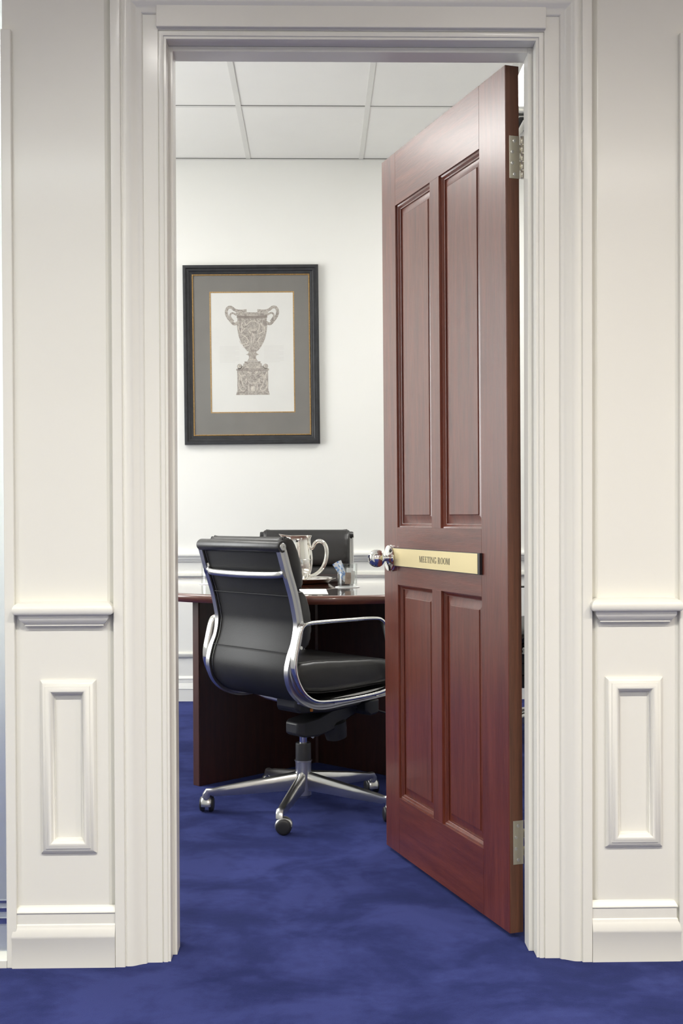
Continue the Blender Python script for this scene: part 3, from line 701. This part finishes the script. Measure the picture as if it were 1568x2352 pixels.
# beads of the gilt trim
bd = MB(); s_ = .0078
for side in range(4):
    L = (PW if side % 2 == 0 else PH) - .1005; n = int(L/s_)
    for k in range(n):
        a = -L/2 + (k + .5)*L/n; e = ((PH if side % 2 == 0 else PW) - .1005)/2
        x, z = ((a, -e), (e, a), (a, e), (-e, a))[side]
        bd.loft([[(x + rr*cos(q_*pi/3), -.0112 - dd, z + rr*sin(q_*pi/3)) for q_ in range(6)] for rr, dd in ((.0026,0),(.0018,.0016))], True, False, True)
bd.build('bead', M['gold'], bpy.data.objects['gilt_beading'], smooth=40)
ow, oh = PW - .103, PH - .103
pw, ph = .440, .637; pcx, pcz = .0045, .0145      # paper window in the mount
b = MB()
x0, x1, z0, z1 = pcx - pw/2 - .006, pcx + pw/2 + .006, pcz - ph/2 - .006, pcz + ph/2 + .006
b.quadset([(-ow/2,-.0055,-oh/2),(ow/2,-.0055,-oh/2),(ow/2,-.0055,oh/2),(-ow/2,-.0055,oh/2),(x0,-.0055,z0),(x1,-.0055,z0),(x1,-.0055,z1),(x0,-.0055,z1)], [(0,1,5,4),(1,2,6,5),(2,3,7,6),(3,0,4,7)])
b.build('mount', M['mat'], t, smooth=0)
b = MB(); b.loft([[(x0+q_,-p,z0+q_),(x1-q_,-p,z0+q_),(x1-q_,-p,z1-q_),(x0+q_,-p,z1-q_)] for q_, p in ((0,.0057),(.0025,.0065),(.005,.0057),(.006,.004))], True, False, False); b.build('gilt_fillet', M['gold'], t, smooth=40)
b = MB(); b.quadset([(x0,-.0035,z0),(x1,-.0035,z0),(x1,-.0035,z1),(x0,-.0035,z1)], [(0,1,2,3)]); pr_ = b.build('print', M['paper'], t, smooth=0)
# urn drawing; coordinates in paper fractions measured on the print (0..1 across, 0..1 down)
def PP(u, v): return (pcx - pw/2 + u*pw, pcz + ph/2 - v*ph)
def poly(b, pts, y, th=.0003):
    n = len(pts); lo = [(x, -y, z) for x, z in pts]; hi = [(x, -y - th, z) for x, z in pts]
    b.quadset(lo + hi, [tuple(range(n)), tuple(range(2*n-1, n-1, -1))] + [(i, (i+1) % n, n+(i+1) % n, n+i) for i in range(n)])
cu = .500
def sym(prof):   # half widths (w, v) -> outline
    return [PP(cu + w, v) for w, v in prof] + [PP(cu - w, v) for w, v in reversed(prof)]
def strip(b, pts, w, y, taper=True):
    P = crom([Vector(PP(*p)) for p in pts], 6); n = len(P); l = []; r_ = []
    for i, p in enumerate(P):
        tt = (P[min(i+1,n-1)] - P[max(i-1,0)]).normalized(); ww = w*(1 - .75*abs(2*i/(n-1)-1)**2) if taper else w
        l.append((p.x - tt.y*ww, p.y + tt.x*ww)); r_.append((p.x + tt.y*ww, p.y - tt.x*ww))
    for i in range(n-1): poly(b, [l[i], l[i+1], r_[i+1], r_[i]], y)
b = MB()
body = [(.195,.165),(.205,.178),(.182,.195),(.180,.205),(.178,.235),(.187,.262),(.182,.290),(.175,.330),(.160,.375),(.138,.415),(.105,.455),(.070,.485),(.048,.496)]
for i in range(len(body) - 1):
    (w0, v0), (w1, v1) = body[i], body[i+1]; poly(b, [PP(cu-w0,v0),PP(cu+w0,v0),PP(cu+w1,v1),PP(cu-w1,v1)], .0037)
foot = [(.040,.496),(.055,.510),(.078,.518),(.045,.528),(.042,.545),(.055,.566),(.068,.575),(.098,.577),(.098,.592),(.112,.596),(.112,.612),(.185,.636),(.200,.640),(.200,.650),(.188,.656),(.188,.825),(.194,.829),(.205,.858)]
for i in range(len(foot) - 1):
    (w0, v0), (w1, v1) = foot[i], foot[i+1]
    if v1 - v0 < .0025: continue
    poly(b, [PP(cu-w0,v0),PP(cu+w0,v0),PP(cu+w1,v1),PP(cu-w1,v1)], .0037)
for sg in (1, -1):
    strip(b, [(cu+sg*.155,.242),(cu+sg*.215,.262),(cu+sg*.262,.232),(cu+sg*.300,.195),(cu+sg*.312,.158),(cu+sg*.292,.126),(cu+sg*.252,.122),(cu+sg*.205,.145),(cu+sg*.150,.154),(cu+sg*.065,.150)], .0078, .00375, False)
    strip(b, [(cu+sg*.19,.185),(cu+sg*.235,.170),(cu+sg*.262,.182),(cu+sg*.262,.205),(cu+sg*.225,.240)], .0048, .00378, False)
    for cx_, cv in ((cu+sg*.158,.618),):
        poly(b, [PP(cx_ + .030*cos(a_), cv + .0205*sin(a_)) for a_ in [2*pi*k/20 for k in range(20)]], .0037)
b.build('urn_drawing', M['urn'], pr_, smooth=0)
b = MB()
def arcp(cx_, cv, r0, a0, a1, n=7, asp=.69): return [(cx_ + r0*cos(radians(a0 + (a1-a0)*k/n)), cv + r0*asp*sin(radians(a0 + (a1-a0)*k/n))) for k in range(n+1)]
sw = .0021
for p in ([(.36,.345),(.42,.285),(.47,.245),(.53,.238),(.58,.262)], [(.36,.345),(.375,.30),(.37,.265),(.39,.245)], [(.36,.35),(.41,.365),(.45,.40),(.43,.425),(.40,.405)],
          [(.355,.335),(.335,.300),(.345,.265)], [(.41,.245),(.425,.275),(.405,.31)], [(.59,.255),(.585,.295),(.565,.325)], [(.60,.25),(.63,.285)], [(.34,.40),(.37,.43),(.42,.425)],
          [(.50,.335),(.495,.375),(.485,.425)], [(.505,.335),(.515,.375),(.515,.425)], [(.49,.345),(.465,.325),(.46,.305)], [(.512,.345),(.53,.37),(.525,.39)], [(.57,.345),(.61,.335),(.64,.32)],
          arcp(.515,.285,.05,20,160), arcp(.515,.285,.035,20,170), [(.64,.27),(.65,.31),(.64,.35)], [(.38,.46),(.42,.445),(.47,.435)], [(.60,.37),(.57,.40),(.58,.43)]):
    strip(b, p, sw, .0041)
for sg in (1,-1):   # reliefs of the pedestal, mirrored figures, scrolls and garland
    for p in ([(.5+sg*.13,.685),(.5+sg*.138,.72),(.5+sg*.125,.765),(.5+sg*.105,.80)], [(.5+sg*.13,.70),(.5+sg*.10,.69),(.5+sg*.085,.70)], [(.5+sg*.14,.70),(.5+sg*.165,.68),(.5+sg*.17,.665)],
              [(.5+sg*.02,.685),(.5+sg*.06,.665),(.5+sg*.01,.672)], [(.5+sg*.09,.735),(.5+sg*.075,.72),(.5+sg*.08,.75),(.5+sg*.09,.765)], arcp(.5+sg*.12,.805,.03,0,300), [(.5+sg*.05,.825),(.5+sg*.055,.79),(.5+sg*.05,.76)],
              [(.5+sg*.165,.74),(.5+sg*.172,.78),(.5+sg*.15,.82)], [(.5+sg*.06,.745),(.5+sg*.03,.760),(.5,.758)], arcp(.5+sg*.158,.618,.018,0,330), [(.5+sg*.085,.612),(.5+sg*.05,.625),(.5+sg*.09,.628)], [(.5+sg*.152,.69),(.5+sg*.16,.73)]):
        strip(b, p, sw*1.05, .0041)
for k in range(-3, 4): strip(b, [(.5+k*.012,.556),(.5+k*.014,.572)], .0015, .0041, False)
poly(b, [PP(.478,.785),PP(.522,.785),PP(.526,.825),PP(.474,.825)], .0040)
b.build('relief_lines', M['urnlight'], pr_, smooth=0)
b = MB()
strip(b, [(.315,.200),(.5,.206),(.685,.200)], .0065, .0040, False); strip(b, [(.31,.652),(.5,.653),(.69,.652)], .0010, .0041, False)
strip(b, [(.31,.640),(.5,.641),(.69,.640)], .0008, .0041, False)
b.build('dark_bands', M['urndark'], pr_, smooth=0)
b = MB()
for (ua, ub) in ((.10,.34),(.64,.88)):
    for k in range(12):
        v = .447 + k*.012; poly(b, [PP(ua, v), PP(ub - (.05 if k in (3,7,11) else 0), v), PP(ub - (.05 if k in (3,7,11) else 0), v+.0045), PP(ua, v+.0045)], .0037)
b.build('faint_hatching', M['faint'], pr_, smooth=0)
b = MB(); b.quadset([(-ow/2,-.0085,-oh/2),(ow/2,-.0085,-oh/2),(ow/2,-.0085,oh/2),(-ow/2,-.0085,oh/2)], [(0,1,2,3)]); b.build('glazing', M['glassfilm'], t, smooth=0)

# ------------------------------------------------------------------ lights
for i, (x, en, c) in enumerate(((-1.9, 140, (1,.98,.93)), (-.55, 165, (1,.98,.93)), (.65, 165, (1,.95,.86)), (1.9, 190, (1,.90,.77)))):
    t = empty('downlight', (x, .80, 2.72)); tag(t, 'recessed corridor downlight in the ceiling', 'downlight', 'corridor downlights')
    b = MB(); b.lathe([(.060,.0),(.062,-.004),(.048,-.004),(.046,.0)], (0,0,0), 32, cap=False); b.build('downlight_ring', M['tee'], t, smooth=40)
    b = MB(); b.lathe([(.0001,-.001),(.045,-.001)], (0,0,0), 32); b.build('downlight_lens', M['lampc'], t, smooth=0)
    L = bpy.data.lights.new('downlight_beam', 'SPOT'); L.energy = en; L.color = c; L.spot_size = radians(157); L.spot_blend = 1; L.shadow_soft_size = .05
    lo = bpy.data.objects.new('downlight_beam', L); COL.objects.link(lo); lo.location = (x, .80, 2.70)
for x, c in ((-1.5, (.93,1,.97)), (1.3, (1,.95,.87))):  # unseen panels added as frontal fill for the corridor wall
    t = empty('ceiling_light', (x, -.75, 2.72)); tag(t, 'added fill light panel on the corridor ceiling behind the viewer', 'ceiling light', 'added corridor fill panels')
    f = MB(); f.box(-.60,.60,-.30,-.28,-.008,0); f.box(-.60,.60,.28,.30,-.008,0); f.box(-.60,-.58,-.28,.28,-.008,0); f.box(.58,.60,-.28,.28,-.008,0)
    f.build('light_frame', M['tee'], t, smooth=0)
    f = MB(); f.box(-.58,.58,-.28,.28,-.004,-.001); f.build('diffuser', emit('corridor_fill_panel', c, 16), t, smooth=0)
# area lamp outside the added, unseen side window, lifts the room's brightness
L = bpy.data.lights.new('window_fill', 'AREA'); L.shape = 'RECTANGLE'; L.size = 2.3; L.size_y = 1.5; L.energy = 118; L.color = (.97,.99,1)
lo = bpy.data.objects.new('window_fill', L); COL.objects.link(lo); lo.location = (WXL - .12, 4.7, 1.55); lo.rotation_euler = (0, radians(-90), 0)

w = bpy.data.worlds.new('world'); scn.world = w; w.use_nodes = True
w.node_tree.nodes['Background'].inputs[0].default_value = (1,.93,.83,1); w.node_tree.nodes['Background'].inputs[1].default_value = .6

# ------------------------------------------------------------------ camera
cd = bpy.data.cameras.new('camera'); cam = bpy.data.objects.new('camera', cd); COL.objects.link(cam); scn.camera = cam
cd.sensor_fit = 'VERTICAL'; cd.sensor_height = 36; cd.lens = 2782/2352*36
pitch = .8; CY = 1184 + 2782*math.tan(radians(pitch))
cd.shift_y = (CY - 1176)/2352
a = radians(1.2); p = radians(pitch); rl = radians(-.19)
fw = Vector((sin(a)*cos(p), cos(a)*cos(p), -sin(p))); r0 = Vector((cos(a), -sin(a), 0)); u0_ = r0.cross(fw)
rr = r0*cos(rl) + u0_*sin(rl); uu = u0_*cos(rl) - r0*sin(rl)
cam.matrix_world = Matrix(((rr.x, uu.x, -fw.x, 0), (rr.y, uu.y, -fw.y, 0), (rr.z, uu.z, -fw.z, CAMH), (0,0,0,1)))
cd.clip_start = .05

scn.view_settings.view_transform = 'Standard'; scn.view_settings.look = 'None'; scn.view_settings.gamma = 1
scn.view_settings.exposure = 0.0
